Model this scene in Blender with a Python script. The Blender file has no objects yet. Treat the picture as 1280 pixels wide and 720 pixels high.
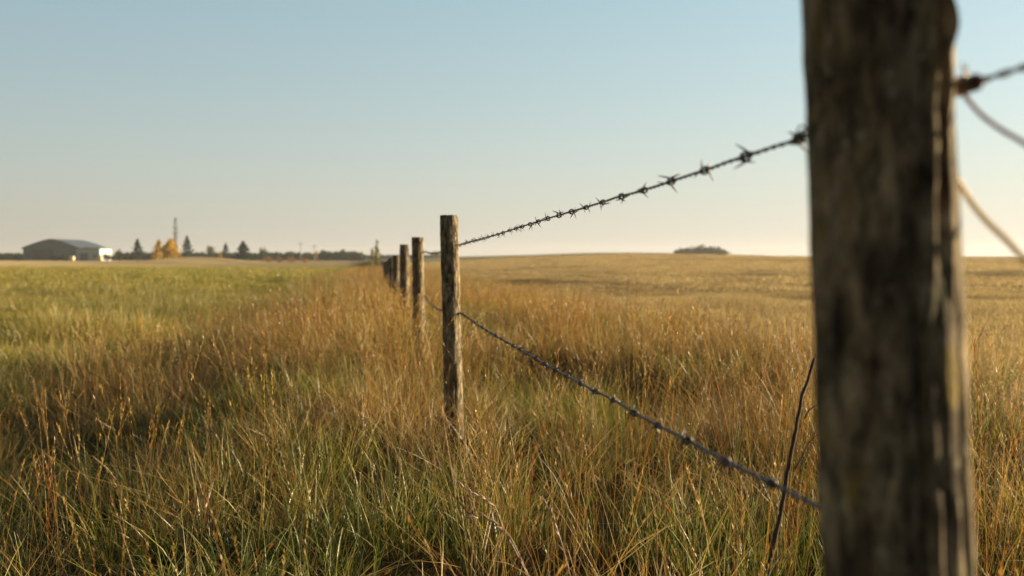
import bpy, math, random
import numpy as np
from mathutils import Vector, Matrix, noise
R = math.radians
rng = np.random.default_rng(11)
random.seed(11)
sc = bpy.context.scene
C = sc.collection

# ------------------------------------------------------------------ camera frame
F = 1244.0
CAMZ = 1.15
PITCH = math.atan(39 / F)
def P(px, py, Y):
    a = (px - 640) / F; b = (360 - py) / F
    d = Vector((a, math.cos(PITCH) + b * math.sin(PITCH), -math.sin(PITCH) + b * math.cos(PITCH)))
    d *= Y / d.y
    return Vector((d.x, d.y, d.z + CAMZ))
SUN_AZ = 75.0
SUN_EL = 11.0
HAZE = .00028

# ------------------------------------------------------------------ helpers
def tag(o, label=None, cat=None, group=None, kind=None):
    if label: o['label'] = label
    if cat: o['category'] = cat
    if group: o['group'] = group
    if kind: o['kind'] = kind
    return o
def link(o, parent=None):
    C.objects.link(o)
    if parent is not None: o.parent = parent
    return o
def empty(name, loc, rz=0):
    o = bpy.data.objects.new(name, None); C.objects.link(o)
    o.location = loc; o.rotation_euler = (0, 0, rz); o.empty_display_size = .1
    return o
def mesh_np(name, V, faces, mat=None, col=None, smooth=True):
    """faces: list of arrays (n,k)"""
    V = np.asarray(V, dtype=np.float32)
    me = bpy.data.meshes.new(name)
    me.vertices.add(len(V)); me.vertices.foreach_set('co', V.ravel())
    loops = np.concatenate([np.asarray(f, dtype=np.int32).ravel() for f in faces])
    tot = np.concatenate([np.full(len(f), np.asarray(f).shape[1], dtype=np.int32) for f in faces])
    start = np.concatenate([[0], np.cumsum(tot)[:-1]]).astype(np.int32)
    me.loops.add(len(loops)); me.loops.foreach_set('vertex_index', loops)
    me.polygons.add(len(tot)); me.polygons.foreach_set('loop_start', start)
    me.polygons.foreach_set('loop_total', tot)
    if col is not None:
        a = me.color_attributes.new('Col', 'FLOAT_COLOR', 'POINT')
        c = np.ones((len(V), 4), dtype=np.float32); c[:, :3] = col
        a.data.foreach_set('color', c.ravel())
    me.update(calc_edges=True)
    me.polygons.foreach_set('use_smooth', np.full(len(tot), smooth))
    if mat: me.materials.append(mat)
    return me
def mobj(name, me, parent=None):
    return link(bpy.data.objects.new(name, me), parent)
class MB:
    def __init__(s): s.v = []; s.f = []
    def add(s, vs, fs):
        n = len(s.v); s.v += [tuple(v) for v in vs]; s.f += [tuple(i + n for i in f) for f in fs]
    def box(s, c, d, rz=0, taper=1.0):
        cx, cy, cz = c; hx, hy, hz = d[0] / 2, d[1] / 2, d[2] / 2
        vs = []
        for z, t in ((-hz, 1), (hz, taper)):
            for x, y in ((-hx, -hy), (hx, -hy), (hx, hy), (-hx, hy)):
                x *= t; y *= t
                vs.append((cx + x * math.cos(rz) - y * math.sin(rz), cy + x * math.sin(rz) + y * math.cos(rz), cz + z))
        s.add(vs, [(3, 2, 1, 0), (4, 5, 6, 7), (0, 1, 5, 4), (1, 2, 6, 5), (2, 3, 7, 6), (3, 0, 4, 7)])
    def tube(s, pts, rad, n=6, cap=True):
        pts = [Vector(p) for p in pts]
        if not hasattr(rad, '__len__'): rad = [rad] * len(pts)
        vs = []; up = None
        for i, p in enumerate(pts):
            t = (pts[min(i + 1, len(pts) - 1)] - pts[max(i - 1, 0)])
            t = t.normalized() if t.length > 1e-9 else Vector((0, 0, 1))
            if up is None: up = t.orthogonal().normalized()
            up = (up - t * up.dot(t)).normalized(); sd = t.cross(up)
            for k in range(n):
                a = 2 * math.pi * k / n
                vs.append(p + (up * math.cos(a) + sd * math.sin(a)) * rad[i])
        fs = []
        for i in range(len(pts) - 1):
            for k in range(n):
                fs.append((i * n + k, i * n + (k + 1) % n, (i + 1) * n + (k + 1) % n, (i + 1) * n + k))
        if cap:
            fs.append(tuple(range(n - 1, -1, -1))); m = (len(pts) - 1) * n
            fs.append(tuple(range(m, m + n)))
        s.add(vs, fs)
    def prism(s, prof, y0, y1):      # profile in xz, extruded along y
        n = len(prof)
        vs = [(x, y0, z) for x, z in prof] + [(x, y1, z) for x, z in prof]
        fs = [tuple(range(n)), tuple(range(2 * n - 1, n - 1, -1))]
        fs += [(i, n + i, n + (i + 1) % n, (i + 1) % n) for i in range(n)]
        s.add(vs, fs)
    def mesh(s, name, mat, smooth=False):
        me = bpy.data.meshes.new(name); me.from_pydata(s.v, [], s.f)
        if smooth: me.polygons.foreach_set('use_smooth', [True] * len(me.polygons))
        me.materials.append(mat); me.update(); return me
    def build(s, name, mat, parent=None, smooth=False):
        return mobj(name, s.mesh(name, mat, smooth), parent)
def fbm(x, y, z=0., o=3):
    return noise.fractal(Vector((x, y, z)), 1.0, 2.0, o)
def nz(x, y, s, seed=0., o=2):
    return np.array([noise.fractal(Vector((a * s + seed, b * s - seed * 1.7, seed)), 1.0, 2.0, o) for a, b in zip(np.ravel(x), np.ravel(y))])
def sstep(x, a, b):
    t = np.clip((np.asarray(x, dtype=float) - a) / (b - a), 0, 1); return t * t * (3 - 2 * t)

# ------------------------------------------------------------------ materials
def mat_new(name):
    m = bpy.data.materials.new(name); m.use_nodes = True
    nt = m.node_tree; nt.nodes.clear()
    out = nt.nodes.new('ShaderNodeOutputMaterial')
    return m, nt, out
def N(nt, t, **kw):
    n = nt.nodes.new(t)
    for k, v in kw.items():
        if k.startswith('i_'): n.inputs[k[2:].replace('_', ' ')].default_value = v
        else: setattr(n, k, v)
    return n
def ramp(nt, stops):
    r = nt.nodes.new('ShaderNodeValToRGB'); e = r.color_ramp.elements
    while len(e) > 1: e.remove(e[0])
    e[0].position = stops[0][0]; e[0].color = (*stops[0][1], 1)
    for p, c in stops[1:]:
        q = e.new(p); q.color = (*c, 1)
    return r
def mixc(nt, a, b, fac, mode='MIX'):
    m = nt.nodes.new('ShaderNodeMix'); m.data_type = 'RGBA'; m.blend_type = mode
    for s, v in ((0, fac), (6, a), (7, b)):
        if hasattr(v, 'is_linked') or isinstance(v, bpy.types.NodeSocket): nt.links.new(v, m.inputs[s])
        else: m.inputs[s].default_value = v if s == 0 else (*v, 1)
    return m.outputs[2]

def simple_mat(name, col, rough=.7, metal=0., nscale=3., var=.25, bump=.0):
    m, nt, out = mat_new(name)
    b = N(nt, 'ShaderNodeBsdfPrincipled'); b.inputs['Roughness'].default_value = rough; b.inputs['Metallic'].default_value = metal
    tc = N(nt, 'ShaderNodeTexCoord'); no = N(nt, 'ShaderNodeTexNoise'); no.inputs['Scale'].default_value = nscale; no.inputs['Detail'].default_value = 5
    nt.links.new(tc.outputs['Object'], no.inputs['Vector'])
    r = ramp(nt, [(.3, tuple(c * (1 - var) for c in col)), (.7, tuple(min(1, c * (1 + var)) for c in col))])
    nt.links.new(no.outputs['Fac'], r.inputs['Fac']); nt.links.new(r.outputs['Color'], b.inputs['Base Color'])
    if bump:
        bp = N(nt, 'ShaderNodeBump'); bp.inputs['Strength'].default_value = bump; nt.links.new(no.outputs['Fac'], bp.inputs['Height']); nt.links.new(bp.outputs['Normal'], b.inputs['Normal'])
    nt.links.new(b.outputs[0], out.inputs[0]); return m

def grass_mat(name, tint_a, tint_b, nscale, trans=.4, mult=1.0):
    """vertex colour of the blade, shifted by patches of drier / greener plants"""
    m, nt, out = mat_new(name)
    at = N(nt, 'ShaderNodeAttribute', attribute_name='Col')
    geo = N(nt, 'ShaderNodeNewGeometry')
    no = N(nt, 'ShaderNodeTexNoise'); no.inputs['Scale'].default_value = nscale; no.inputs['Detail'].default_value = 4; no.inputs['Roughness'].default_value = .6
    nt.links.new(geo.outputs['Position'], no.inputs['Vector'])
    r = ramp(nt, [(.36, tint_a), (.62, tint_b)]); nt.links.new(no.outputs['Fac'], r.inputs['Fac'])
    col = mixc(nt, at.outputs['Color'], r.outputs['Color'], 1.0, 'MULTIPLY')
    col = mixc(nt, col, (mult, mult, mult), 1.0, 'MULTIPLY')
    d = N(nt, 'ShaderNodeBsdfDiffuse'); t = N(nt, 'ShaderNodeBsdfTranslucent'); g = N(nt, 'ShaderNodeBsdfGlossy'); g.inputs['Roughness'].default_value = .4
    nt.links.new(col, d.inputs['Color']); nt.links.new(col, t.inputs['Color'])
    m1 = N(nt, 'ShaderNodeMixShader'); m1.inputs[0].default_value = trans
    nt.links.new(d.outputs[0], m1.inputs[1]); nt.links.new(t.outputs[0], m1.inputs[2])
    m2 = N(nt, 'ShaderNodeMixShader'); m2.inputs[0].default_value = .035
    g.inputs['Color'].default_value = (.9, .9, .9, 1)
    nt.links.new(m1.outputs[0], m2.inputs[1]); nt.links.new(g.outputs[0], m2.inputs[2])
    nt.links.new(m2.outputs[0], out.inputs[0]); return m

def wood_mat():
    m, nt, out = mat_new('weathered_wood')
    tc = N(nt, 'ShaderNodeTexCoord')
    mp = N(nt, 'ShaderNodeMapping'); mp.inputs['Scale'].default_value = (50, 50, 15); nt.links.new(tc.outputs['Object'], mp.inputs['Vector'])
    fib = N(nt, 'ShaderNodeTexNoise'); fib.inputs['Scale'].default_value = 1.0; fib.inputs['Detail'].default_value = 8; fib.inputs['Roughness'].default_value = .7
    nt.links.new(mp.outputs[0], fib.inputs['Vector'])
    r = ramp(nt, [(.36, (.032, .025, .018)), (.50, (.175, .145, .102)), (.64, (.40, .345, .25))]); nt.links.new(fib.outputs['Fac'], r.inputs['Fac'])
    blot = N(nt, 'ShaderNodeTexNoise'); blot.inputs['Scale'].default_value = 9; blot.inputs['Detail'].default_value = 5; nt.links.new(tc.outputs['Object'], blot.inputs['Vector'])
    br = ramp(nt, [(.35, (.50, .46, .42)), (.65, (1.3, 1.25, 1.15))]); nt.links.new(blot.outputs['Fac'], br.inputs['Fac'])
    col = mixc(nt, r.outputs['Color'], br.outputs['Color'], 1.0, 'MULTIPLY')
    # pale and rusty lichen crusts
    def lich(scale, lo, hi, c, base, seed):
        mp2 = N(nt, 'ShaderNodeMapping'); mp2.inputs['Location'].default_value = (seed, seed, seed); mp2.inputs['Scale'].default_value = (1, 1, .55)
        nt.links.new(tc.outputs['Object'], mp2.inputs['Vector'])
        n = N(nt, 'ShaderNodeTexNoise'); n.inputs['Scale'].default_value = scale; n.inputs['Detail'].default_value = 6; n.inputs['Roughness'].default_value = .65
        nt.links.new(mp2.outputs[0], n.inputs['Vector'])
        q = N(nt, 'ShaderNodeMapRange'); q.inputs['From Min'].default_value = lo; q.inputs['From Max'].default_value = hi
        nt.links.new(n.outputs['Fac'], q.inputs['Value']); return mixc(nt, base, c, q.outputs[0]), n
    col, n1 = lich(55, .60, .67, (.33, .30, .22), col, 3.1)
    col, n2 = lich(24, .58, .68, (.22, .165, .045), col, 9.7)
    col, n3 = lich(22, .58, .68, (.045, .05, .022), col, 17.)
    b = N(nt, 'ShaderNodeBsdfPrincipled'); b.inputs['Roughness'].default_value = .9; b.inputs['Specular IOR Level'].default_value = .2
    nt.links.new(col, b.inputs['Base Color'])
    bp = N(nt, 'ShaderNodeBump'); bp.inputs['Strength'].default_value = 1.0; bp.inputs['Distance'].default_value = .006
    nt.links.new(fib.outputs['Fac'], bp.inputs['Height'])
    bp2 = N(nt, 'ShaderNodeBump'); bp2.inputs['Strength'].default_value = 1.0; bp2.inputs['Distance'].default_value = .006
    nt.links.new(n1.outputs['Fac'], bp2.inputs['Height']); nt.links.new(bp.outputs[0], bp2.inputs['Normal']); nt.links.new(bp2.outputs[0], b.inputs['Normal'])
    nt.links.new(b.outputs[0], out.inputs[0]); return m

def wire_mat(name, c0, c1, rough=.55, metal=.6):
    m, nt, out = mat_new(name)
    tc = N(nt, 'ShaderNodeTexCoord'); no = N(nt, 'ShaderNodeTexNoise'); no.inputs['Scale'].default_value = 120; no.inputs['Detail'].default_value = 4
    nt.links.new(tc.outputs['Object'], no.inputs['Vector'])
    r = ramp(nt, [(.38, c0), (.6, c1)]); nt.links.new(no.outputs['Fac'], r.inputs['Fac'])
    b = N(nt, 'ShaderNodeBsdfPrincipled'); b.inputs['Roughness'].default_value = rough; b.inputs['Metallic'].default_value = metal
    nt.links.new(r.outputs['Color'], b.inputs['Base Color'])
    nt.links.new(b.outputs[0], out.inputs[0]); return m

M_wood = wood_mat()
M_wire = wire_mat('weathered_steel', (.04, .03, .027), (.15, .14, .135), .45, .6)
M_rust = wire_mat('rusty_wire', (.22, .09, .035), (.42, .22, .09), .8, .0)
M_sunlit_wire = wire_mat('sunlit_wire', (.85, .60, .24), (.9, .70, .34), .5, .0)  # gold of the sun on the loose wire put into its base colour

# ------------------------------------------------------------------ terrain
FSL = .138
def fx(Y): return .443 - FSL * np.asarray(Y, dtype=float)
def dist_f(x, Y): return (np.asarray(x, dtype=float) - fx(Y)) * .99
def terrain(x, Y):
    x = np.asarray(x, dtype=float); Y = np.asarray(Y, dtype=float)
    d = dist_f(x, Y)
    z = -.14 * sstep(Y, 14, 32) - .06 * sstep(Y, 32, 70)
    # roadside ditch to the left of the fence
    L = -d
    z = z - (.16 + .26 * (1 - sstep(Y, 6.5, 13))) * sstep(L, .7, 3.2 + 1.5 * sstep(Y, 8, 20)) * (1 - .75 * sstep(L, 5.5, 14))
    z = z + .10 * np.exp(-((L - .2) / 1.2) ** 2)
    # field on the right, rising to a low crest
    rf = sstep(d, 4, 30)
    z = z + rf * (1.42 * sstep(Y, 25, 270)) + 1.0 * rf * np.exp(-((x - 27) / 24) ** 2) * sstep(Y, 90, 250)
    z = z - rf * 2.5 * sstep(Y, 330, 700)
    z = z - .20 * np.exp(-(((d - 1.3) / 1.0) ** 2 + ((Y - 8.6) / 1.5) ** 2)) - .15 * np.exp(-(((d + 3.4) / 1.4) ** 2 + ((Y - 20) / 3) ** 2))
    z = z + .09 * sstep(L, 2.5, 5) * (1 - sstep(Y, 70, 110)) * (np.sin(x * 1.1 + 1.3 * np.sin(Y * .35)) * np.sin(Y * .62 + .8 * np.sin(x * .5)) + .6 * np.sin(x * 2.3 - Y * .9 + 2 * np.sin(Y * .21)))
    und = .05 * np.sin(x * .55 + Y * .12) * np.sin(Y * .31 + 1.3) + .05 * np.sin(x * .9 + 2 + Y * .4)
    z = z + und * (.5 + .5 * rf) * (1 - sstep(np.hypot(x, Y), 200, 400))
    # low road embankment far to the left
    z = z + 1.4 * sstep(L, 18, 40) * np.exp(-((Y - 215) / 24) ** 2) * sstep(x, -80, -70) * (1 - sstep(x, -62, -46))
    return z
def tz(x, y): return float(terrain(x, y))

def furrow(x, y):   # thin, trodden bands in the crop
    s = np.array([noise.fractal(Vector((a * .016 + 3, b * .036 - a * .006, 8.)), 1, 2, 4) for a, b in zip(np.ravel(x), np.ravel(y))])
    x = np.ravel(x); y = np.ravel(y); wv = np.array([noise.fractal(Vector((a * .07, b * .03, 2.)), 1, 2, 3) for a, b in zip(x, y)]); gap = np.array([noise.noise(Vector((a * .11, b * .05, 5.))) for a, b in zip(x, y)])
    b1 = .85 * np.exp(-((y - 42 - 22 * wv + .22 * x) / 8) ** 2) * sstep(x, -3, 2) * sstep(gap, -.3, .15)
    b2 = np.exp(-((y - 31 - 7 * wv + .1 * x) / 4.5) ** 2) * sstep(x, 6, 9) * sstep(gap, -.3, .1)
    b3 = np.exp(-((y - 78 - 12 * wv + .3 * x) / 13) ** 2) * .8 * sstep(gap, -.2, .2)
    b4 = np.exp(-((y - 48 - 8 * wv) / 6.0) ** 2) * (1 - sstep(x, 0, 4)) * .8
    e = np.clip(b1 + b2 + b3 + b4, 0, 1)
    return np.maximum(e, .8 * sstep(-s, .05, .17) * sstep(y, 34, 60) * (1 - .5 * sstep(y, 120, 250)))
def build_ground():
    rr = np.concatenate([[0], np.geomspace(.4, 1500, 300)])
    na = 420
    th = np.linspace(0, 2 * math.pi, na, endpoint=False)
    RR, TH = np.meshgrid(rr[1:], th, indexing='ij')
    X = RR * np.sin(TH); Y = RR * np.cos(TH)
    Z = terrain(X, Y)
    V = np.concatenate([[[0, 0, tz(0, 0)]], np.stack([X, Y, Z], -1).reshape(-1, 3)])
    nr = len(rr) - 1
    i = np.arange(nr - 1)[:, None]; k = np.arange(na)[None, :]; k2 = (k + 1) % na
    q = np.stack([1 + i * na + k, 1 + (i + 1) * na + k, 1 + (i + 1) * na + k2, 1 + i * na + k2], -1).reshape(-1, 4)[:, ::-1]
    tri = np.stack([np.zeros(na, int), 1 + np.arange(na), 1 + (np.arange(na) + 1) % na], -1)[:, ::-1]
    x = V[:, 0]; y = V[:, 1]; d = dist_f(x, y)
    soil = np.array([.07, .052, .025]); field = np.array([.56, .47, .27]); verge = np.array([.27, .235, .06]); tan = np.array([.46, .37, .20])
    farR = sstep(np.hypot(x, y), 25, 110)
    c = np.tile(soil, (len(V), 1))
    r = (sstep(d, 2.6, 6))[:, None]
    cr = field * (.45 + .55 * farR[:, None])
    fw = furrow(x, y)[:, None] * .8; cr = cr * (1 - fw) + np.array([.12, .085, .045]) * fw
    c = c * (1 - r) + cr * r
    l = sstep(-d, 2.5, 6)[:, None]
    cl = verge * (.8 + .2 * farR[:, None])
    ft = sstep(y, 95, 125)[:, None]
    cl = cl * (1 - ft) + tan * ft
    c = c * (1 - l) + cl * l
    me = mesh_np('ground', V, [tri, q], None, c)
    m, nt, out = mat_new('ground_soil')
    at = N(nt, 'ShaderNodeAttribute', attribute_name='Col'); geo = N(nt, 'ShaderNodeNewGeometry')
    n1 = N(nt, 'ShaderNodeTexNoise'); n1.inputs['Scale'].default_value = 3.5; n1.inputs['Detail'].default_value = 8; n1.inputs['Roughness'].default_value = .7
    nt.links.new(geo.outputs['Position'], n1.inputs['Vector'])
    r1 = ramp(nt, [(.3, (.6, .6, .6)), (.7, (1.3, 1.25, 1.2))]); nt.links.new(n1.outputs['Fac'], r1.inputs['Fac'])
    mp = N(nt, 'ShaderNodeMapping'); mp.inputs['Scale'].default_value = (.03, .09, .05); nt.links.new(geo.outputs['Position'], mp.inputs['Vector'])
    n2 = N(nt, 'ShaderNodeTexNoise'); n2.inputs['Scale'].default_value = 1.0; n2.inputs['Detail'].default_value = 5
    nt.links.new(mp.outputs[0], n2.inputs['Vector'])
    r2 = ramp(nt, [(.35, (.72, .70, .68)), (.6, (1.1, 1.08, 1.0))]); nt.links.new(n2.outputs['Fac'], r2.inputs['Fac'])
    col = mixc(nt, at.outputs['Color'], r1.outputs['Color'], 1.0, 'MULTIPLY'); col = mixc(nt, col, r2.outputs['Color'], 1.0, 'MULTIPLY')
    b = N(nt, 'ShaderNodeBsdfDiffuse'); b.inputs['Roughness'].default_value = 1
    nt.links.new(col, b.inputs['Color'])
    bp = N(nt, 'ShaderNodeBump'); bp.inputs['Strength'].default_value = .6; bp.inputs['Distance'].default_value = .1
    nt.links.new(n1.outputs['Fac'], bp.inputs['Height']); nt.links.new(bp.outputs[0], b.inputs['Normal'])
    nt.links.new(b.outputs[0], out.inputs[0]); me.materials.append(m)
    o = mobj('ground', me); tag(o, 'open prairie ground under the grass and fields', 'ground', kind='structure')
build_ground()

# ------------------------------------------------------------------ grass tufts
class GB:
    """collects ribbons into numpy arrays"""
    def __init__(s): s.V = []; s.Q = []; s.C = []; s.n = 0
    def ribbons(s, base, hgt, az, lean, bend, width, color, nseg=5, tipcol=None, twist=None, minw=.12):
        n = len(hgt); t = np.linspace(0, 1, nseg + 1)
        dx = np.cos(az); dy = np.sin(az)
        hor = hgt[:, None] * (lean[:, None] * t + bend[:, None] * t ** 2.4)
        ver = hgt[:, None] * (t - .45 * np.minimum(bend[:, None], 1.6) ** 2 * t ** 3 * .6)
        cx = base[:, 0, None] + dx[:, None] * hor; cy = base[:, 1, None] + dy[:, None] * hor; cz = base[:, 2, None] + ver
        tw = rng.uniform(0, math.pi, n) if twist is None else twist
        ang = tw[:, None] + t[None] * rng.uniform(-.9, .9, n)[:, None]
        w = width[:, None] * np.maximum(minw, (1 - t[None] ** 1.8) * (.55 + .9 * t[None] * (1 - t[None]) * 2)) / 2
        sx = np.cos(ang) * w; sy = np.sin(ang) * w
        A = np.stack([cx - sx, cy - sy, cz], -1); B = np.stack([cx + sx, cy + sy, cz], -1)
        V = np.stack([A, B], 2).reshape(-1, 3)
        b0 = s.n + (np.arange(n) * (nseg + 1) * 2)[:, None] + (np.arange(nseg) * 2)[None]
        Q = np.stack([b0, b0 + 1, b0 + 3, b0 + 2], -1).reshape(-1, 4)
        tc = color if tipcol is None else tipcol
        col = color[:, None, :] * (1 - t[None, :, None]) + tc[:, None, :] * t[None, :, None]
        col = np.repeat(col, 2, axis=1).reshape(-1, 3)
        s.V.append(V); s.Q.append(Q); s.C.append(col); s.n += len(V)
        return cx, cy, cz
    def quads(s, ctr, u, v, color):
        """diamond shaped leaflets: centre, half length vector u, half width vector v"""
        n = len(ctr); V = np.stack([ctr - u, ctr - v, ctr + u, ctr + v], 1).reshape(-1, 3)
        Q = s.n + np.arange(n * 4).reshape(-1, 4)
        s.V.append(V); s.Q.append(Q); s.C.append(np.repeat(color, 4, axis=0)); s.n += len(V)
    def mesh(s, name, mat, smooth=False):
        return mesh_np(name, np.concatenate(s.V), [np.concatenate(s.Q)], mat, np.concatenate(s.C), smooth)

def pick(pal, n, var=.36):
    pal = np.array(pal); i = rng.integers(0, len(pal), n)
    return pal[i] * rng.uniform(1 - var, 1 + var, (n, 1)) * rng.uniform(.93, 1.07, (n, 3))
GREEN = [(.10, .13, .018), (.21, .22, .03), (.06, .08, .015), (.34, .31, .05), (.15, .165, .024), (.27, .26, .04)]
DRY = [(.40, .33, .17), (.32, .235, .078), (.43, .34, .145), (.22, .15, .053), (.20, .085, .04), (.27, .205, .065), (.13, .095, .04)]
GOLD = [(.38, .27, .085), (.48, .365, .14), (.31, .20, .06), (.25, .125, .045)]
PALE = [(.50, .40, .22), (.56, .47, .28), (.40, .28, .14)]
VERGE = [(.34, .32, .05), (.46, .40, .075), (.16, .19, .035), (.50, .41, .11), (.33, .26, .07)]
STUB = [(.46, .375, .19), (.55, .46, .26), (.30, .23, .12), (.38, .29, .14)]

def disk(n, r, z=-.02):
    a = rng.uniform(0, 2 * math.pi, n); q = r * np.sqrt(rng.uniform(0, 1, n))
    return np.stack([q * np.cos(a), q * np.sin(a), np.full(n, z)], -1), a
def leaf_tuft(n, r, h, pal, w, lean=.25, bend=.5, tip=None, nseg=5, wv=(.6, 1.3)):
    g = GB(); b, a = disk(n, r)
    az = a + rng.normal(0, .9, n)
    hg = h * rng.uniform(.45, 1.1, n); c = pick(pal, n); tc = c.copy()
    if tip is not None:
        m = rng.random(n) < .45; tc[m] = pick(tip, m.sum())
    g.ribbons(b, hg, az, np.abs(rng.normal(0, lean, n)), np.abs(rng.normal(0, bend, n)), w * rng.uniform(*wv, n), c * np.array([.8, .8, .85]), nseg, tc)
    return g
def add_stalks(g, n, r, h, pal, w, head=True, headpal=None, heads=16, hs=1.0, lean=.10, bend=.22, hfrac=.3):
    b, a = disk(n, r); az = a + rng.normal(0, 1.2, n)
    hg = h * rng.uniform(.6, 1.12, n); c = pick(pal, n)
    ln = np.abs(rng.normal(0, lean, n)); bn = np.abs(rng.normal(0, bend, n))
    tw = rng.uniform(0, math.pi, n)
    st = rng.bit_generator.state
    cx, cy, cz = g.ribbons(b, hg, az, ln, bn, w * np.ones(n), c, 6, None, tw, minw=.45)
    g.ribbons(b, hg, az, ln, bn, w * np.ones(n), c, 6, None, tw + math.pi / 2, minw=.45)
    if head:
        hp = pick(headpal or pal, n)
        for k in range(n):
            m = heads; t = 1 - hfrac * rng.uniform(0, 1, m) ** 1.3
            hh = hg[k]; hor = hh * (ln[k] * t + bn[k] * t ** 2.4); ver = hh * (t - .27 * min(bn[k], 1.6) ** 2 * t ** 3)
            ctr = np.stack([b[k, 0] + math.cos(az[k]) * hor, b[k, 1] + math.sin(az[k]) * hor, b[k, 2] + ver], -1)
            th = rng.uniform(0, 2 * math.pi, m)
            L = hs * rng.uniform(.004, .0095, m)
            out = rng.uniform(.12, .5, m)
            u = np.stack([np.cos(th) * out + math.cos(az[k]) * bn[k], np.sin(th) * out + math.sin(az[k]) * bn[k], np.ones(m) * (1 - .4 * bn[k])], -1)
            u /= np.linalg.norm(u, axis=1)[:, None]; u *= L[:, None]
            v = np.cross(u, rng.normal(0, 1, (m, 3))); v /= np.linalg.norm(v, axis=1)[:, None]; v *= (hs * rng.uniform(.0007, .0015, m))[:, None]
            g.quads(ctr + u * .9, u, v, np.tile(hp[k], (m, 1)) * rng.uniform(.8, 1.2, (m, 1)))
    return g

def scatter(name, meshes, pts, yaw, tilt, scl, idx, label, cat, kind='stuff'):
    """one object: every variant's geometry is instanced on the points of this object's own mesh"""
    n = len(pts); me = bpy.data.meshes.new(name); me.vertices.add(n); me.vertices.foreach_set('co', np.asarray(pts, dtype=np.float32).ravel())
    a = me.attributes.new('rot', 'FLOAT_VECTOR', 'POINT'); tl = rng.normal(0, 1, (n, 2)) * tilt
    a.data.foreach_set('vector', np.concatenate([tl, yaw[:, None]], 1).astype(np.float32).ravel())
    a = me.attributes.new('scl', 'FLOAT_VECTOR', 'POINT'); a.data.foreach_set('vector', np.asarray(scl, dtype=np.float32).ravel())
    a = me.attributes.new('idx', 'INT', 'POINT'); a.data.foreach_set('value', np.asarray(idx, dtype=np.int32))
    o = mobj(name, me)
    ng = bpy.data.node_groups.new(name + '_scatter', 'GeometryNodeTree')
    ng.interface.new_socket('Geometry', in_out='INPUT', socket_type='NodeSocketGeometry'); ng.interface.new_socket('Geometry', in_out='OUTPUT', socket_type='NodeSocketGeometry')
    gi = ng.nodes.new('NodeGroupInput'); go = ng.nodes.new('NodeGroupOutput')
    iop = ng.nodes.new('GeometryNodeInstanceOnPoints'); jn = ng.nodes.new('GeometryNodeJoinGeometry')
    for k, mm in enumerate(reversed(meshes)):
        src = bpy.data.objects.new(name + '_tuft', mm)
        oi = ng.nodes.new('GeometryNodeObjectInfo'); oi.inputs['Object'].default_value = src
        ti = ng.nodes.new('GeometryNodeGeometryToInstance')
        ng.links.new(oi.outputs['Geometry'], ti.inputs[0]); ng.links.new(ti.outputs[0], jn.inputs[0])
    def attr(nm, dt):
        q = ng.nodes.new('GeometryNodeInputNamedAttribute'); q.data_type = dt; q.inputs['Name'].default_value = nm; return q.outputs[0]
    ng.links.new(gi.outputs[0], iop.inputs['Points']); ng.links.new(jn.outputs[0], iop.inputs['Instance'])
    iop.inputs['Pick Instance'].default_value = True
    ng.links.new(attr('idx', 'INT'), iop.inputs['Instance Index'])
    e2r = ng.nodes.new('FunctionNodeEulerToRotation'); ng.links.new(attr('rot', 'FLOAT_VECTOR'), e2r.inputs[0]); ng.links.new(e2r.outputs[0], iop.inputs['Rotation'])
    ng.links.new(attr('scl', 'FLOAT_VECTOR'), iop.inputs['Scale'])
    ng.links.new(iop.outputs[0], go.inputs[0])
    md = o.modifiers.new('scatter', 'NODES'); md.node_group = ng
    return tag(o, label, cat, kind=kind)

def wedge(y0, y1, dens, side=.64, pad=1.6):
    """random points in the visible wedge, with room for a step to the side"""
    out = []
    step = max(.5, (y1 - y0) / 12)
    y = y0
    while y < y1:
        ye = min(y + step, y1); hw = side * ye + pad
        n = rng.poisson(2 * hw * (ye - y) * dens)
        out.append(np.stack([rng.uniform(-hw, hw, n), rng.uniform(y, ye, n)], -1)); y = ye
    return np.concatenate(out)
def clear_cam(p, r=1.25):
    return p[np.hypot(p[:, 0] - 0, p[:, 1]) > r]
def on_ground(p): return np.concatenate([p, terrain(p[:, 0], p[:, 1])[:, None]], 1)

# zone weights -------------------------------------------------------
def strip_w(p):      # 1 in the uncut strip along the fence
    d = dist_f(p[:, 0], p[:, 1]); wob = nz(p[:, 0], p[:, 1], .25, 5.) * 1.6; nr_ = 1 - sstep(p[:, 1], 8, 16)
    return sstep(d + wob + .9 * nr_, -3.9, -.6) * (1 - sstep(d + wob, 2.9, 4.6))
def field_w(p):
    d = dist_f(p[:, 0], p[:, 1]); wob = nz(p[:, 0], p[:, 1], .25, 5.) * 1.0
    return sstep(d + wob, 2.6, 4.4) * np.where(p[:, 1] < 22, np.clip(.7 + 1.6 * nz(p[:, 0], p[:, 1], 1.1, 41.), .12, 1), 1)
def verge_w(p):
    d = dist_f(p[:, 0], p[:, 1]); wob = nz(p[:, 0], p[:, 1], .25, 5.) * 1.6; nr_ = 1 - sstep(p[:, 1], 8, 16)
    return 1 - sstep(d + wob + .9 * nr_, -3.4, -.3)

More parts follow.
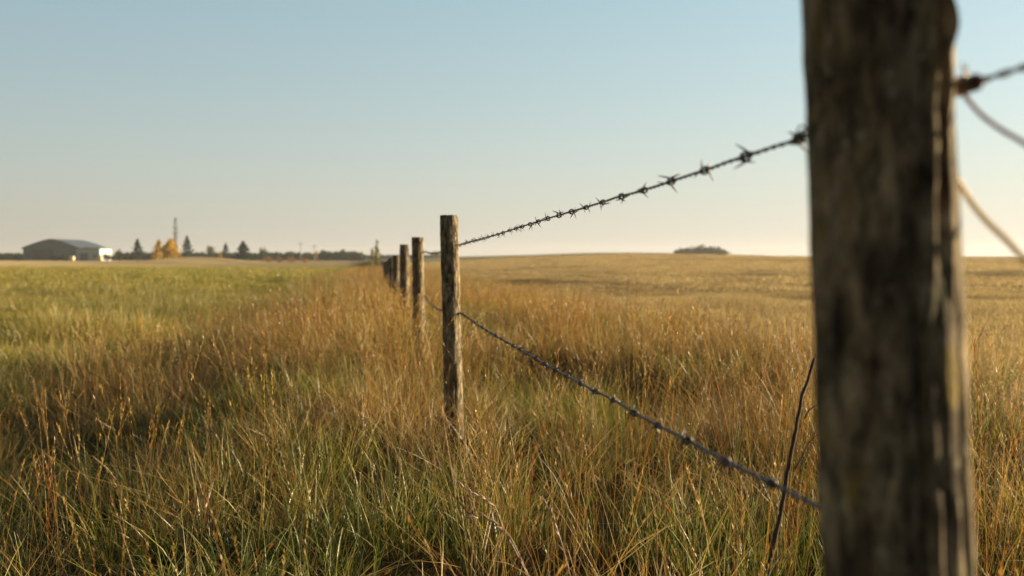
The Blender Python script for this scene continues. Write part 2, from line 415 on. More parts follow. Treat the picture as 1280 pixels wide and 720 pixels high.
def clumpy(p, seed, lo=.12): return np.clip(.55 + 1.7 * nz(p[:, 0], p[:, 1], 2.1, seed), lo, 1)
def hollow(p):
    d = dist_f(p[:, 0], p[:, 1]); y = p[:, 1]
    a = np.exp(-(((d - 1.3) / 1.0) ** 2 + ((y - 8.6) / 1.5) ** 2)) + .7 * np.exp(-(((d - 1.2) / .9) ** 2 + ((y - 14) / 2.5) ** 2)) + .8 * np.exp(-(((d + 1.6) / 1.0) ** 2 + ((y - 6.3) / 1.3) ** 2)) + .8 * np.exp(-(((d + 3.4) / 1.5) ** 2 + ((y - 19) / 3) ** 2))
    return np.clip(a, 0, 1)
def clump(p):
    d = dist_f(p[:, 0], p[:, 1]); y = p[:, 1]
    return np.clip(np.exp(-(((d - 2.3) / .8) ** 2 + ((y - 6.2) / 1.3) ** 2)), 0, 1)
gm_green = grass_mat('green_blades', (.75, .9, .75), (1.2, 1.1, .85), .7, .32)
gm_dry = grass_mat('dry_blades', (.68, .60, .50), (1.28, 1.14, .86), .6)
gm_verge = grass_mat('verge_blades', (.48, .60, .5), (1.12, 1.0, .9), .40)
gm_field = grass_mat('field_straw', (.86, .82, .74), (1.28, 1.24, 1.14), .3, .45)

def zone_scatter(name, meshes, bands, weight, hscale, label, cat, tilt=.08):
    P3, YA, SC, IX = [], [], [], []
    for (y0, y1, dens, k0, k1, s) in bands:
        p = clear_cam(wedge(y0, y1, dens)); w = weight(p); keep = rng.random(len(p)) < w; p = p[keep]
        if not len(p): continue
        hs = hscale(p); ok = hs > .08; p = p[ok]; hs = hs[ok]
        n = len(p); v = rng.uniform(.8, 1.2, n) * s
        P3.append(on_ground(p)); YA.append(rng.uniform(0, 6.283, n)); SC.append(np.stack([v, v, v * hs], -1)); IX.append(rng.integers(k0, k1, n))
    P3 = np.concatenate(P3); print(name, len(P3))
    return scatter(name, meshes, P3, np.concatenate(YA), tilt, np.concatenate(SC), np.concatenate(IX), label, cat)

# green undergrowth of the strip
tg = [leaf_tuft(30, .12, .27, GREEN, .0044, .32, .42, tip=DRY[:2] + PALE[:1], wv=(.4, 1.7)).mesh('green_tuft', gm_green) for k in range(8)]
tg += [leaf_tuft(44, .30, .32, GREEN, .009, .3, .5, tip=DRY[:2], nseg=3).mesh('green_tuft', gm_green) for k in range(4)]
def gw(p):
    q = nz(p[:, 0], p[:, 1], .5, 2.); far = sstep(p[:, 1], 6, 18)
    return strip_w(p) * np.clip(.78 - .2 * far + q * .9, .12, 1) * clumpy(p, 3., .3)
zone_scatter('green_grass', tg, [(.6, 8, 46, 0, 8, 1.0), (8, 20, 14, 8, 12, 1.0), (20, 60, 4, 8, 12, 1.3)], gw,
             lambda p: np.clip(1.0 + .9 * nz(p[:, 0], p[:, 1], .9, 1.) - .45 * hollow(p), .3, 1.7), 'low green grass blades growing thickly around the fence posts', 'grass')
# dry leaves and bare culms
def dry_tuft(n, r, h, w, ns):
    g = leaf_tuft(n, r, h, DRY + PALE[:1], w, .40, .75, nseg=ns, wv=(.5, 1.6))
    k = n // 2; b, a = disk(k, r * 1.3, .0); b[:, 2] += rng.uniform(0, .2 * h / .34, k); g.ribbons(b, h * rng.uniform(.25, .6, k), a, rng.uniform(.6, 2.2, k), rng.uniform(-.6, .9, k), w * rng.uniform(.5, 1.4, k), pick(DRY + PALE, k), 3)
    m = n // 3; b, a = disk(m, r); g.ribbons(b, 1.35 * h * rng.uniform(.6, 1.1, m), a + rng.normal(0, .8, m), np.abs(rng.normal(0, .22, m)), np.abs(rng.normal(0, .25, m)), w * .55 * np.ones(m), pick(GOLD, m), ns, None, minw=.4)
    return g
td = [dry_tuft(18, .10, .32, .0035, 5).mesh('dry_tuft', gm_dry) for k in range(8)]
td += [dry_tuft(40, .30, .38, .0065, 3).mesh('dry_tuft', gm_dry) for k in range(4)]
def dw(p):
    q = nz(p[:, 0], p[:, 1], .5, 2.); far = sstep(p[:, 1], 4, 12)
    return strip_w(p) * np.clip(.66 + .26 * far - q * 1.0 - .9 * hollow(p) + .4 * clump(p), .04, 1) * clumpy(p, 31.)
zone_scatter('dry_grass', td, [(.6, 8, 40, 0, 8, 1.0), (8, 20, 15, 8, 12, 1.0), (20, 70, 5, 8, 12, 1.3)], dw,
             lambda p: np.clip(1.0 + .8 * nz(p[:, 0], p[:, 1], .8, 7.) - .6 * hollow(p) + .35 * clump(p) - .1 * (1 - sstep(p[:, 1], 3.5, 5.5)) + .4 * nz(p[:, 0], p[:, 1], .35, 77.), .3, 1.8) * (1 - .3 * sstep(p[:, 1], 9, 22)), 'dry tan and reddish grass leaves tangled along the fence line', 'dry grass', .14)
# tall seeding stalks
def stalk_tuft(n, r, h, w, hs, heads, pal=GOLD):
    g = GB(); add_stalks(g, n, r, h, pal, w, True, PALE[2:] + GOLD, heads, hs, hfrac=.24); return g
ts = [stalk_tuft(8, .09, .60, .0020, 1.0, 24).mesh('stalk_tuft', gm_dry) for k in range(9)]
ts += [stalk_tuft(14, .28, .58, .005, 1.9, 13).mesh('stalk_tuft', gm_dry) for k in range(4)]
def sw(p):
    q = nz(p[:, 0], p[:, 1], .55, 12.); near = sstep(p[:, 1], 3.2, 7)
    return clumpy(p, 31., .05) * strip_w(p) * np.clip(.30 + .38 * near + q * 1.6 - 1.2 * hollow(p) + .8 * clump(p), .02, 1)
zone_scatter('seed_grass', ts, [(1.8, 9, 22, 0, 9, 1.0), (9, 22, 12, 9, 13, 1.0), (22, 90, 4.5, 9, 13, 1.25)], sw,
             lambda p: np.clip(1.0 + .6 * nz(p[:, 0], p[:, 1], .55, 12.), .5, 1.4) * (1 - .3 * sstep(p[:, 1], 9, 22)), 'tall golden grass stalks with seed heads rising above the green', 'seeding grass', .10)
# verge
tv = [leaf_tuft(60, .35, .23, VERGE, .007, .5, .9, tip=DRY[:2], nseg=3).mesh('verge_tuft', gm_verge) for k in range(6)]
tv += [leaf_tuft(90, .9, .19, VERGE, .020, .6, .8, nseg=2).mesh('verge_tuft', gm_verge) for k in range(4)]
zone_scatter('verge_grass', tv, [(3, 14, 14, 0, 6, .9), (14, 40, 5, 0, 6, 1.25), (40, 125, .9, 6, 10, 1.15)], verge_w,
             lambda p: np.clip(1.0 + 1.5 * nz(p[:, 0], p[:, 1], .4, 4.) + .5 * nz(p[:, 0], p[:, 1], 1.3, 4.), .25, 2.6), 'yellow green roadside grass filling the shallow ditch', 'verge grass')
# field straw
def straw(n, r, h, w, hs, heads, hf=.22):
    g = GB(); add_stalks(g, n, r, h, STUB, w, True, STUB, heads, hs, .12, .15, hf)
    b, a = disk(n, r); g.ribbons(b, h * rng.uniform(.3, .8, n), rng.uniform(0, 6.28, n), np.abs(rng.normal(0, .3, n)), np.abs(rng.normal(0, .7, n)), w * 1.8 * np.ones(n), pick(STUB, n), 4)
    return g
tf = [straw(16, .16, .40, .0032, 1.2, 9).mesh('straw_tuft', gm_field) for k in range(6)]
tf += [straw(26, .42, .33, .0065, 2.0, 5).mesh('straw_tuft', gm_field) for k in range(5)]
tf += [straw(60, 1.3, .25, .02, 3., 2).mesh('straw_tuft', gm_field) for k in range(4)]
def streak(p):
    h = 1 + .5 * nz(p[:, 0], p[:, 1], .12, 3.)
    return h * (1 - .9 * furrow(p[:, 0], p[:, 1]))
zone_scatter('field_straw', tf, [(2, 12, 34, 0, 6, 1.0), (12, 36, 11, 6, 11, 1.0), (34, 190, 1.4, 11, 15, 1.0)], field_w,
             lambda p: np.clip(streak(p), .05, 1.3) * (.68 - .12 * sstep(p[:, 1], 8, 26)) * np.clip(1 + .5 * nz(p[:, 0], p[:, 1], .7, 9.), .5, 1.4),
             'brown gold grain stalks of the ripe field right of the fence', 'grain field', .08)

# ------------------------------------------------------------------ fence posts
def post_mesh(name, h, r, seed, lean=(0, 0), groove=None, nr=48, dz=.012, below=.25):
    nzr = int((h + below) / dz); V = []; fc = []
    for i in range(nzr + 1):
        z = -below + (h + below) * i / nzr
        tp = r * (1.03 - .05 * (z / h))
        for k in range(nr):
            a = 2 * math.pi * k / nr; ca, sa = math.cos(a), math.sin(a)
            rad = tp * (1 + .06 * noise.noise(Vector((ca * .9 + seed, sa * .9, z * 1.6))) + .05 * noise.noise(Vector((ca * 2.2, sa * 2.2 + seed, z * 7))) + .022 * noise.noise(Vector((ca * 5, sa * 5 + seed, z * 32)))
                        + .03 * noise.noise(Vector((ca * 9 + seed, sa * 9, z * 5))))
            c = noise.noise(Vector((ca * 5 + seed * 2, sa * 5, z * 1.6)))
            if c > .33: rad -= tp * min(.16, (c - .33) * .9)        # drying cracks
            if groove:
                for (ga, gw_, gd, z0, z1) in groove:
                    wob = .10 * noise.noise(Vector((seed, 3.3, z * 7))) + .05 * noise.noise(Vector((seed, 8.3, z * 26)))
                    da = (a - ga - wob + math.pi) % (2 * math.pi) - math.pi
                    env = float(sstep(z, z0 - .02, z0 + .17) * (1 - sstep(z, z1 - .08, z1)))
                    ww = gw_ * (1 + .45 * noise.noise(Vector((seed + 5, 1., z * 14))))
                    rad -= gd * env * max(0, 1 - (da / ww) ** 4) if abs(da) < ww else 0
                    if ww < abs(da) < ww * 2: rad += .009 * float(sstep(z, 1.14, 1.22)) * env * (1 - (abs(da) - ww) / ww) * (1 + noise.noise(Vector((a * 3, z * 30, 2))))
            if groove:
                da = (a - R(-78) - .08 * noise.noise(Vector((2.2, seed, z * 9))) + math.pi) % (2 * math.pi) - math.pi
                rad += .009 * math.exp(-(da / .10) ** 2) * float(sstep(z, 1.20, 1.27)) * max(0, .45 + noise.noise(Vector((seed, 1.1, z * 16))))
            V.append((rad * ca + lean[0] * z, rad * sa + lean[1] * z, z + (.006 * noise.noise(Vector((ca * 2, sa * 2, seed))) if i == nzr else 0)))
    for i in range(nzr):
        for k in range(nr):
            fc.append((i * nr + k, i * nr + (k + 1) % nr, (i + 1) * nr + (k + 1) % nr, (i + 1) * nr + k))
    # weathered, slightly domed end grain
    base = nzr * nr; prev = base
    for j, q in enumerate((.93, .6, .25)):
        st = len(V)
        for k in range(nr):
            vx, vy, vz = V[base + k]
            cx, cy = lean[0] * h, lean[1] * h
            V.append((cx + (vx - cx) * q, cy + (vy - cy) * q, h + .004 + .003 * noise.noise(Vector((vx * 90, vy * 90, j)))))
        for k in range(nr): fc.append((prev + k, prev + (k + 1) % nr, st + (k + 1) % nr, st + k))
        prev = st
    V.append((lean[0] * h, lean[1] * h, h + .003)); c = len(V) - 1
    for k in range(nr): fc.append((prev + k, prev + (k + 1) % nr, c))
    me = bpy.data.meshes.new(name); me.from_pydata(V, [], fc); me.materials.append(M_wood)
    me.polygons.foreach_set('use_smooth', [True] * len(me.polygons)); me.update()
    return me

# post list: distance, y-pixel of the top, radius, lean
WX = 633.0                       # wire: pixel offset from vanishing column times distance
tops = [(.86, None), (5.9, 270), (10.8, 297), (15.7, 306), (20.6, 319), (25.5, 322.5), (30.4, 325), (35.3, 326.5), (40.2, 327.5), (45.1, 328)]
post_labels = ['thick weathered post with a deep crack standing nearest, filling the right side',
               'lichen spotted grey post in sharp focus, first one behind the big near post',
               'slim straight post directly behind the sharply focused lichen spotted post',
               'fourth fence post counting from the nearest, its top still above the horizon',
               'fifth fence post counting from the nearest, its top level with the horizon',
               'sixth fence post counting from the nearest, short and dark against the field',
               'seventh fence post counting from the nearest, half sunk in brown grass',
               'eighth fence post counting from the nearest, small and blurred',
               'ninth fence post counting from the nearest, a tiny dark stub in the grass',
               'farthest fence post seen, last tiny stub of the fence line']
posts = []
for i, (Y, py) in enumerate(tops):
    x = float(fx(Y)) + {0: -.007, 1: .028, 2: .04, 3: .02}.get(i, 0); g = tz(x, Y)
    top = CAMZ + .27 if py is None else P(500, py, Y).z
    h = top - g
    if i == 0:
        me = post_mesh('fence_post', h, .0612, 1.7, (-.049, 0), [(R(-61), .15, .020, .98, 1.6)], nr=160, dz=.004)
        x += .049 * 1.15
    elif i == 1: me = post_mesh('fence_post', h, .0545, 4.2, (-.022, 0), None, nr=72, dz=.007)
    else: me = post_mesh('fence_post', h, .066 + .010 * (i > 2), 7 + i * 3.1, (.012 * math.sin(i * 2.3), .01 * math.cos(i)), None, nr=40, dz=.02)
    o = mobj('fence_post', me); o.location = (x, Y, g)
    tag(o, post_labels[i], 'fence post', 'wooden posts along the barbed wire fence')
    posts.append((o, x, Y, g, top))

# ------------------------------------------------------------------ barbed wire
up_px = [(1214, 103), (1196, 110), (1100, 142), (996, 174.5), (930, 196.5), (881, 213), (838, 227), (808, 237), (778, 245), (735, 258.5), (701, 268.5), (650, 284), (610, 296.5), (573.5, 306.5)]
lo_px = [(1225, 742), (1205, 731), (1100, 676), (1030, 638), (972, 608), (911, 578.5), (867, 554.5), (795, 517.5), (772, 503), (735, 484.5), (690, 460), (650, 437), (605, 411), (573.5, 390.5)]
def wire_pts(px, ups):
    pts = [P(a, b, WX / (a - 468)) for a, b in px]
    p0 = pts[1]
    back = [Vector((p0.x + FSL * s, p0.y - s, p0.z + ups * s)) for s in (5.0, 3.5, 2.0, 1.0, .4, .15)]
    return back + pts[1:]
up = wire_pts(up_px, .0); lo = wire_pts(lo_px, -.01)
pu = [up[-1]]; pl = [lo[-1]]
for i in range(2, len(posts)):
    o, x, Y, g, top = posts[i]
    wx = x + .062
    zu = {2: P(0, 315, Y).z, 3: P(0, 319.5, Y).z}.get(i, top - .17)
    zl = {2: P(0, 371, Y).z, 3: P(0, 357, Y).z}.get(i, top - .62)
    for lst, z, sag in ((pu, zu, .03), (pl, zl, .05)):
        a = lst[-1]; b = Vector((wx, Y, z))
        for t in (.25, .5, .75): q = a.lerp(b, t); q.z -= sag * 4 * t * (1 - t); lst.append(q)
        lst.append(b)
up += pu[1:]; lo += pl[1:]
def catmull(pts, step):
    out = []
    for i in range(len(pts) - 1):
        p0 = pts[max(i - 1, 0)]; p1 = pts[i]; p2 = pts[i + 1]; p3 = pts[min(i + 2, len(pts) - 1)]
        # non uniform: use simple hermite with finite difference tangents by chord length
        d1 = (p2 - p1).length
        m1 = (p2 - p0) / max((p1 - p0).length + d1, 1e-6) * d1 if i else (p2 - p1)
        m2 = (p3 - p1) / max((p3 - p2).length + d1, 1e-6) * d1
        n = max(1, int(d1 / step))
        for k in range(n):
            t = k / n; t2 = t * t; t3 = t2 * t
            out.append(p1 * (2 * t3 - 3 * t2 + 1) + m1 * (t3 - 2 * t2 + t) + p2 * (-2 * t3 + 3 * t2) + m2 * (t3 - t2))
    out.append(pts[-1]); return out
def strand(name, ctrl, label, barb_first, rply, seed):
    t = empty(name, ctrl[5]); base = Vector(ctrl[5])
    tag(t, label, 'barbed wire', 'barbed wire strands of the fence')
    near = [p for p in ctrl if p.y < 6.2]; farp = [p for p in ctrl if p.y >= 5.9]
    path = catmull(ctrl, .006)
    # two plies twisted round each other up to the second post, coarser farther on
    mb = MB(); s = 0; a_, b_ = [], []; last = None
    ref = Vector((0, 0, 1))
    for i, p in enumerate(path):
        if last is not None: s += (p - last).length
        last = p
        if p.y > 6.1 and i % 8: continue
        tg_ = (path[min(i + 1, len(path) - 1)] - path[max(i - 1, 0)]).normalized()
        sd = tg_.cross(ref).normalized(); uu = sd.cross(tg_)
        ph = s / .052 * 2 * math.pi + .6 * noise.noise(Vector((s * 6, seed, 0)))
        wob = Vector((0, 0, .0012 * noise.noise(Vector((s * 9, seed, 4)))))
        off = (sd * math.cos(ph) + uu * math.sin(ph)) * rply * .95
        if p.y > 6.1: off = off * .0
        a_.append(p + off + wob - base); b_.append(p - off + wob - base)
    mb.tube(a_, rply, 7); mb.tube(b_, rply, 7)
    mb.build('twisted_wire', M_wire, t, True)
    # barbs
    L = [0]
    for i in range(1, len(path)): L.append(L[-1] + (path[i] - path[i - 1]).length)
    i0 = min(range(len(path)), key=lambda i: abs(path[i].y - barb_first))
    start = L[i0] - math.floor((L[i0] - .05) / .1725) * .1725
    n = 0; far = MB(); s = start; j = 0
    spots = []
    while s < L[-1]:
        while L[j] < s: j += 1
        spots.append((path[j], (path[min(j + 1, len(path) - 1)] - path[j - 1]).normalized())); s += .1725 * (1 + random.uniform(-.03, .03))
    vis = [q for q in spots if .6 < q[0].y < 14.5]; rest = [q for q in spots if q[0].y >= 14.5 or q[0].y <= .6]
    for k, (p, d) in enumerate(vis[:96]):
        bo = bpy.data.objects.new('barb', random.choice(BARBS)); link(bo, t)
        rot = d.to_track_quat('X', 'Z').to_matrix().to_4x4() @ Matrix.Rotation(random.uniform(0, 6.28), 4, 'X')
        bo.matrix_local = Matrix.Translation(p - base) @ rot @ Matrix.Scale(random.uniform(.98, 1.22), 4)
    for p, d in rest + vis[96:]:
        rot = d.to_track_quat('X', 'Z').to_matrix().to_4x4() @ Matrix.Rotation(random.uniform(0, 6.28), 4, 'X')
        m = Matrix.Translation(p - base) @ rot; mm = BARBS[0]
        far.add([m @ v.co for v in mm.vertices], [tuple(q.vertices) for q in mm.polygons])
    fo = far.build('far_barbs', M_wire, t); fo['kind'] = 'stuff'
    return t, base
def barb_mesh(seed):
    rs = random.Random(seed); mb = MB(); r = .0013
    for w in (0, 1):
        ph0 = rs.uniform(0, 6.28); turns = 1.9; pts = []
        x0 = -.004 + w * .005; rad = .0050; dirn = 1 if w == 0 else -1
        n = 26
        a0 = ph0; a1 = ph0 + dirn * turns * 2 * math.pi
        def tangent(a, sgn): return Vector((rs.uniform(-.45, .45), -math.sin(a) * dirn * sgn, math.cos(a) * dirn * sgn))
        st = Vector((x0 - .0008, math.cos(a0) * rad, math.sin(a0) * rad)); t0 = tangent(a0, -1).normalized()
        L0 = rs.uniform(.013, .021); L1 = rs.uniform(.013, .021)
        pts += [st + t0 * L0, st + t0 * L0 * .5]
        for k in range(n + 1):
            a = a0 + (a1 - a0) * k / n; pts.append(Vector((x0 + .0045 * k / n, math.cos(a) * rad, math.sin(a) * rad)))
        en = pts[-1]; t1 = tangent(a1, 1).normalized()
        pts += [en + t1 * L1 * .5, en + t1 * L1]
        rr = [.0003, r] + [r] * (n + 1) + [r, .0003]
        mb.tube(pts, rr, 5)
    return mb.mesh('barb', M_wire, True)
BARBS = [barb_mesh(k) for k in range(9)]
t_up, b_up = strand('barbed_wire', up, 'upper barbed wire strand, dark against the pale sky', 1.2, .0016, 1.)
t_lo, b_lo = strand('barbed_wire', lo, 'lower barbed wire strand sloping down over the grass', 1.256, .0019, 2.)
# loop of slack wire by the big post
mb = MB(); c = P(1000, 172, 1.19)
pts = []
for k in range(40):
    a = k / 39 * 2 * math.pi * 1.7; q = k / 39
    pts.append(c - b_up + Vector((.012 * q + .008 * math.cos(a), -.01 * q, .004 + .011 * math.sin(a) * (1 - .4 * q))))
mb.tube(pts, .001, 5); mb.build('wire_loop', M_wire, t_up, True)
# wrapped knot at the post's field side
mb = MB(); kc = P(1203, 107, .868); pts = []
for k in range(70):
    a = k / 69 * 2 * math.pi * 4.5; q = k / 69 - .5
    rad = .0075 * (1 - .9 * q * q)
    pts.append(kc - b_up + Vector((q * .004 + rad * math.cos(a) * .8, -q * .022, rad * math.sin(a))))
mb.tube(pts, .0016, 6); mb.build('wire_knot', M_rust, t_up, True)
# staples: parts of the posts
for i, (o, x, Y, g, top) in enumerate(posts[:5]):
    for path in (up, lo):
        p = min(path, key=lambda q: abs(q.y - Y)).copy()
        mb = MB(); pts = []
        for k in range(9):
            a = math.pi * k / 8; pts.append(p - o.location + Vector((.004 * math.sin(a) - (.016 if k in (0, 8) else 0), 0, .007 * math.cos(a))))
        mb.tube(pts, .0016, 5); mb.build('staple', M_rust, o, True)
# loose wire ends
def loose(name, pts, r, mat, label, two=False):
    pts = [Vector(p) for p in pts]; b = pts[0].copy(); mb = MB(); pa = catmull(pts, .004)
    A, B = [], []
    s = 0
    for k, p in enumerate(pa):
        s += .004; off = Vector((0, math.cos(s / .05 * 6.28), math.sin(s / .05 * 6.28))) * r * .9
        A.append(p + (off if two else off * .1) - b); B.append(p - off - b)
    mb.tube(A, r, 7)
    if two: mb.tube(B, r, 7)
    o = mb.build(name, mat, None, True); o.location = b; return tag(o, label, 'wire')
loose('loose_wire', [P(1199, 104, .885), P(1208, 121, .85), P(1226, 143, .83), P(1252, 162, .81), P(1284, 182, .79), P(1330, 222, .77), P(1390, 300, .74)], .0020, M_rust,
      'thin rusty wire tail drooping from the knot on the near post')
loose('loose_wire', [P(1170, 180, .90), P(1195, 222, .875), P(1212, 250, .85), P(1238, 281, .83), P(1262, 304, .81), P(1290, 335, .80), P(1350, 420, .78), P(1380, 520, .77)], .0027, M_sunlit_wire,
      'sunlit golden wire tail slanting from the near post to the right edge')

# ------------------------------------------------------------------ dark twig near the big post
M_twig = simple_mat('dark_bark', (.055, .035, .025), .85, 0, 40, .4, .3)
def smooth_pts(pts, step=.02): return catmull([Vector(p) for p in pts], step)
mb = MB()
Yt = 2.35
tw = [P(955, 760, Yt), P(968, 715, Yt), P(978, 668, Yt), P(988, 622, Yt), P(993, 586, Yt), P(1001, 548, Yt), P(1006, 523, Yt), P(1010, 500, Yt), P(1018, 476, Yt + .02), P(1026, 448, Yt + .03)]
tw = [q - Vector((.016, 0, 0)) for q in tw]
g0 = Vector((tw[0].x - .04, tw[0].y, tz(tw[0].x, Yt) - .03)); tw = [g0] + tw
tb = Vector((g0.x, g0.y, g0.z + .03)); pa = smooth_pts([p - tb for p in tw], .012)
mb.tube([p + Vector((noise.noise(p * 30) * .003, 0, 0)) for p in pa], [.0078 - .0040 * k / (len(pa) - 1) + (.0012 if k % 9 == 0 else 0) for k in range(len(pa))], 8)
root = empty('twig', tb); tag(root, 'dark bare twig standing upright in grass beside the big near post', 'twig')
mb.build('stem', M_twig, root, True)
for a, pts in enumerate(([(994, 586), (1003, 570), (1012, 552), (1026, 540)], [(1006, 523), (1012, 512), (1024, 505)], [(983, 645), (976, 630), (973, 618)])):
    mb = MB(); q = smooth_pts([P(u, v, Yt + .01 * a) - tb for u, v in pts], .01); mb.tube(q, [.0022 - .0014 * k / max(1, len(q) - 1) for k in range(len(q))], 6); mb.build('side_shoot', M_twig, root, True)

# bent seed plants catching the light in front
M_seed = simple_mat('dry_seed_stem', (.40, .27, .19), .6, 0, 60, .35)
def bent_plant(px, label):
    pts = [P(u, v, Y) for u, v, Y in px]; g = Vector((pts[0].x + .01, pts[0].y, tz(pts[0].x, pts[0].y))); root = empty('bent_grass_stalk', g)
    tag(root, label, 'grass stalk', 'bent dry stalks in the foreground')
    q = smooth_pts([Vector((0, 0, -.02))] + [p - g for p in pts], .015); mb = MB(); mb.tube(q, [.0022 - .0012 * k / (len(q) - 1) for k in range(len(q))], 6); mb.build('stem', M_seed, root, True)
    d = (q[-1] - q[-4]).normalized(); rs = random.Random(int(px[0][0])); mb = MB()
    for k in range(12):
        p = q[-1 - (k % 7)]; v = (d + Vector((rs.uniform(-.5, .3), rs.uniform(-.4, .4), rs.uniform(-.2, .45)))).normalized(); L = rs.uniform(.02, .045)
        mb.tube([p, p + v * L * .4, p + v * L], [.0009, .0022, .0003], 5)
    mb.build('seed_head', M_seed, root, True)
YB = 2.6
bent_plant([(664, 735, YB), (645, 690, YB), (630, 662, YB), (618, 632, YB), (607, 624, YB), (590, 616, YB), (580, 609, YB)], 'taller bent dry stalk with pale seed head hooking to the left')
bent_plant([(668, 742, YB + .05), (652, 700, YB), (636, 668, YB), (622, 655, YB), (611, 649, YB), (598, 648, YB)], 'lower bent dry stalk with drooping seed head beneath the taller one')
bent_plant([(716, 740, 2.5), (708, 700, 2.5), (700, 672, 2.5), (690, 645, 2.5), (684, 632, 2.5)], 'upright reddish dry stalk right of the two bent stalks')

# ------------------------------------------------------------------ distant trees
def crown_mat(name, c0, c1):
    m, nt, out = mat_new(name); at = N(nt, 'ShaderNodeAttribute', attribute_name='Col')
    d = N(nt, 'ShaderNodeBsdfDiffuse'); t = N(nt, 'ShaderNodeBsdfTranslucent'); nt.links.new(at.outputs['Color'], d.inputs['Color']); nt.links.new(at.outputs['Color'], t.inputs['Color'])
    mx = N(nt, 'ShaderNodeMixShader'); mx.inputs[0].default_value = .25; nt.links.new(d.outputs[0], mx.inputs[1]); nt.links.new(t.outputs[0], mx.inputs[2]); nt.links.new(mx.outputs[0], out.inputs[0]); return m
M_leaf = crown_mat('foliage', None, None)
M_trunk = simple_mat('bark', (.10, .075, .055), .9)
PAL = {'grove': [(.10, .115, .05), (.14, .15, .06), (.075, .09, .045)], 'spruce': [(.03, .045, .03), (.04, .055, .035), (.025, .035, .03)], 'yellow': [(.48, .30, .04), (.40, .24, .03), (.54, .38, .06)],
       'green': [(.07, .085, .035), (.09, .10, .04), (.05, .065, .03)], 'olive': [(.26, .26, .08), (.32, .30, .10), (.18, .19, .06)], 'orange': [(.34, .17, .05), (.28, .13, .05), (.40, .24, .07)]}
def leafcloud(n, shape, h, w, z0, pal, size, dens_bumps=5):
    g = GB(); pts = []
    bl = [(random.uniform(-.35, .35), random.uniform(-.35, .35), random.uniform(.08, .88) ** 1.15, random.uniform(.2, .48)) for _ in range(dens_bumps + 8)]
    while len(pts) < n:
        t = random.random() ** .8
        if shape == 'round':
            v = Vector((random.gauss(0, 1), random.gauss(0, 1), random.gauss(0, 1))).normalized()
            q = (.85 + .55 * noise.noise(v * 1.6 + Vector((w * 3, h * 5, 1))) + .3 * noise.noise(v * 4 + Vector((h, w, 0)))) * random.random() ** .38
            pts.append((v.x * q * w * .55, v.y * q * w * .55, z0 + (h - z0) * max(0, .46 + .54 * v.z * q))); continue
        if shape == 'poplar':
            a = random.uniform(0, 6.283); cut = .82 + .3 * noise.noise(Vector((math.cos(a) * 1.7, math.sin(a) * 1.7, w * 3)))
            rr = (math.sin(math.pi * (t * .8 + .17)) ** .8) * (.85 + .9 * noise.noise(Vector((math.cos(a) * 1.5, math.sin(a) * 1.5 + w, t * 7)))) * random.random() ** .45
            pts.append((rr * math.cos(a) * w * .62, rr * math.sin(a) * w * .62, z0 + t * cut * (h - z0))); continue
        if shape == 'spruce': rr = 1.7 * (1 - t) ** .8 * (.85 + .2 * math.sin(t * 34)) * random.uniform(.2, 1.1)
        elif shape == 'column': rr = (math.sin(math.pi * min(1, t * .9 + .1)) ** .5) * random.uniform(.2, 1)
        else:
            bx, by, bz, br = random.choice(bl); v = Vector((random.gauss(0, 1), random.gauss(0, 1), random.gauss(0, 1))).normalized() * br * random.uniform(.45, 1.05); v.z *= min(1.2, 1.5 * w / h); v *= .8
            x, y, t = bx + v.x, by + v.y, bz + v.z * .8
            if not -.02 < t < 1.05: continue
            pts.append((x * w * .9, y * w * .9, z0 + t * (h - z0))); continue
        a = random.uniform(0, 6.283); pts.append((rr * math.cos(a) * w / 2, rr * math.sin(a) * w / 2, z0 + t * (h - z0)))
    p = np.array(pts); u = rng.normal(0, 1, (n, 3)); u /= np.linalg.norm(u, axis=1)[:, None]; v = np.cross(u, rng.normal(0, 1, (n, 3))); v /= np.linalg.norm(v, axis=1)[:, None]
    sz = size * rng.uniform(.6, 1.3, (n, 1)); g.quads(p, u * sz, v * sz * .7, pick(PAL[pal], n, .25)); return g
def tree(name, px, ytop, ybase, Y, wpx, shape, pal, label, cat='tree', n=500, group=None, zbase=.12, nomin=False):
    b = P(px, 320, Y); g = tz(b.x, Y); h = (P(px, ytop, Y).z - g); w = wpx * Y / F * (1.35 if shape == 'spruce' else 1)
    root = empty(name, (b.x, Y, g)); tag(root, label, cat, group)
    mb = MB(); mb.tube([(0, 0, -.3), (0, 0, h * .45), (0, 0, h * .85)], [max(.12, h * .025), max(.09, h * .018), .04], 8)
    for k in range(5):
        a = k * 2.4; mb.tube([(0, 0, h * (.25 + .1 * k)), (math.cos(a) * w * .3, math.sin(a) * w * .3, h * (.4 + .1 * k))], [.07, .02], 5)
    mb.build('trunk', M_trunk, root)
    gg = leafcloud(n, shape, h, w, h * zbase, pal, max(.11, min(h, w) * .075)); mobj('crown', gg.mesh('crown', M_leaf), root)
    return root
G1 = 'trees on the horizon left of the fence'
tree('spruce_tree', 172, 299, 323, 300, 11, 'spruce', 'spruce', 'pointed dark spruce between the white shed and the yellow poplars', 'tree', 700, G1, .05)
tree('leafy_tree', 150, 309.5, 323, 300, 8, 'round', 'green', 'small round dark tree just right of the white shed', 'tree', 400, G1)
tree('poplar_tree', 198, 299, 326, 255, 14, 'poplar', 'yellow', 'loose yellow autumn tree, left one of the yellow pair', 'tree', 900, G1, .05)
tree('poplar_tree', 213, 296, 326, 250, 20, 'poplar', 'yellow', 'fuller golden yellow autumn tree, right one of the yellow pair', 'tree', 1600, G1, .04)
tree('columnar_tree', 219.5, 272, 324, 262, 7.5, 'column', 'green', 'tall thin dark columnar tree rising behind the golden yellow tree', 'tree', 420, G1, .3)
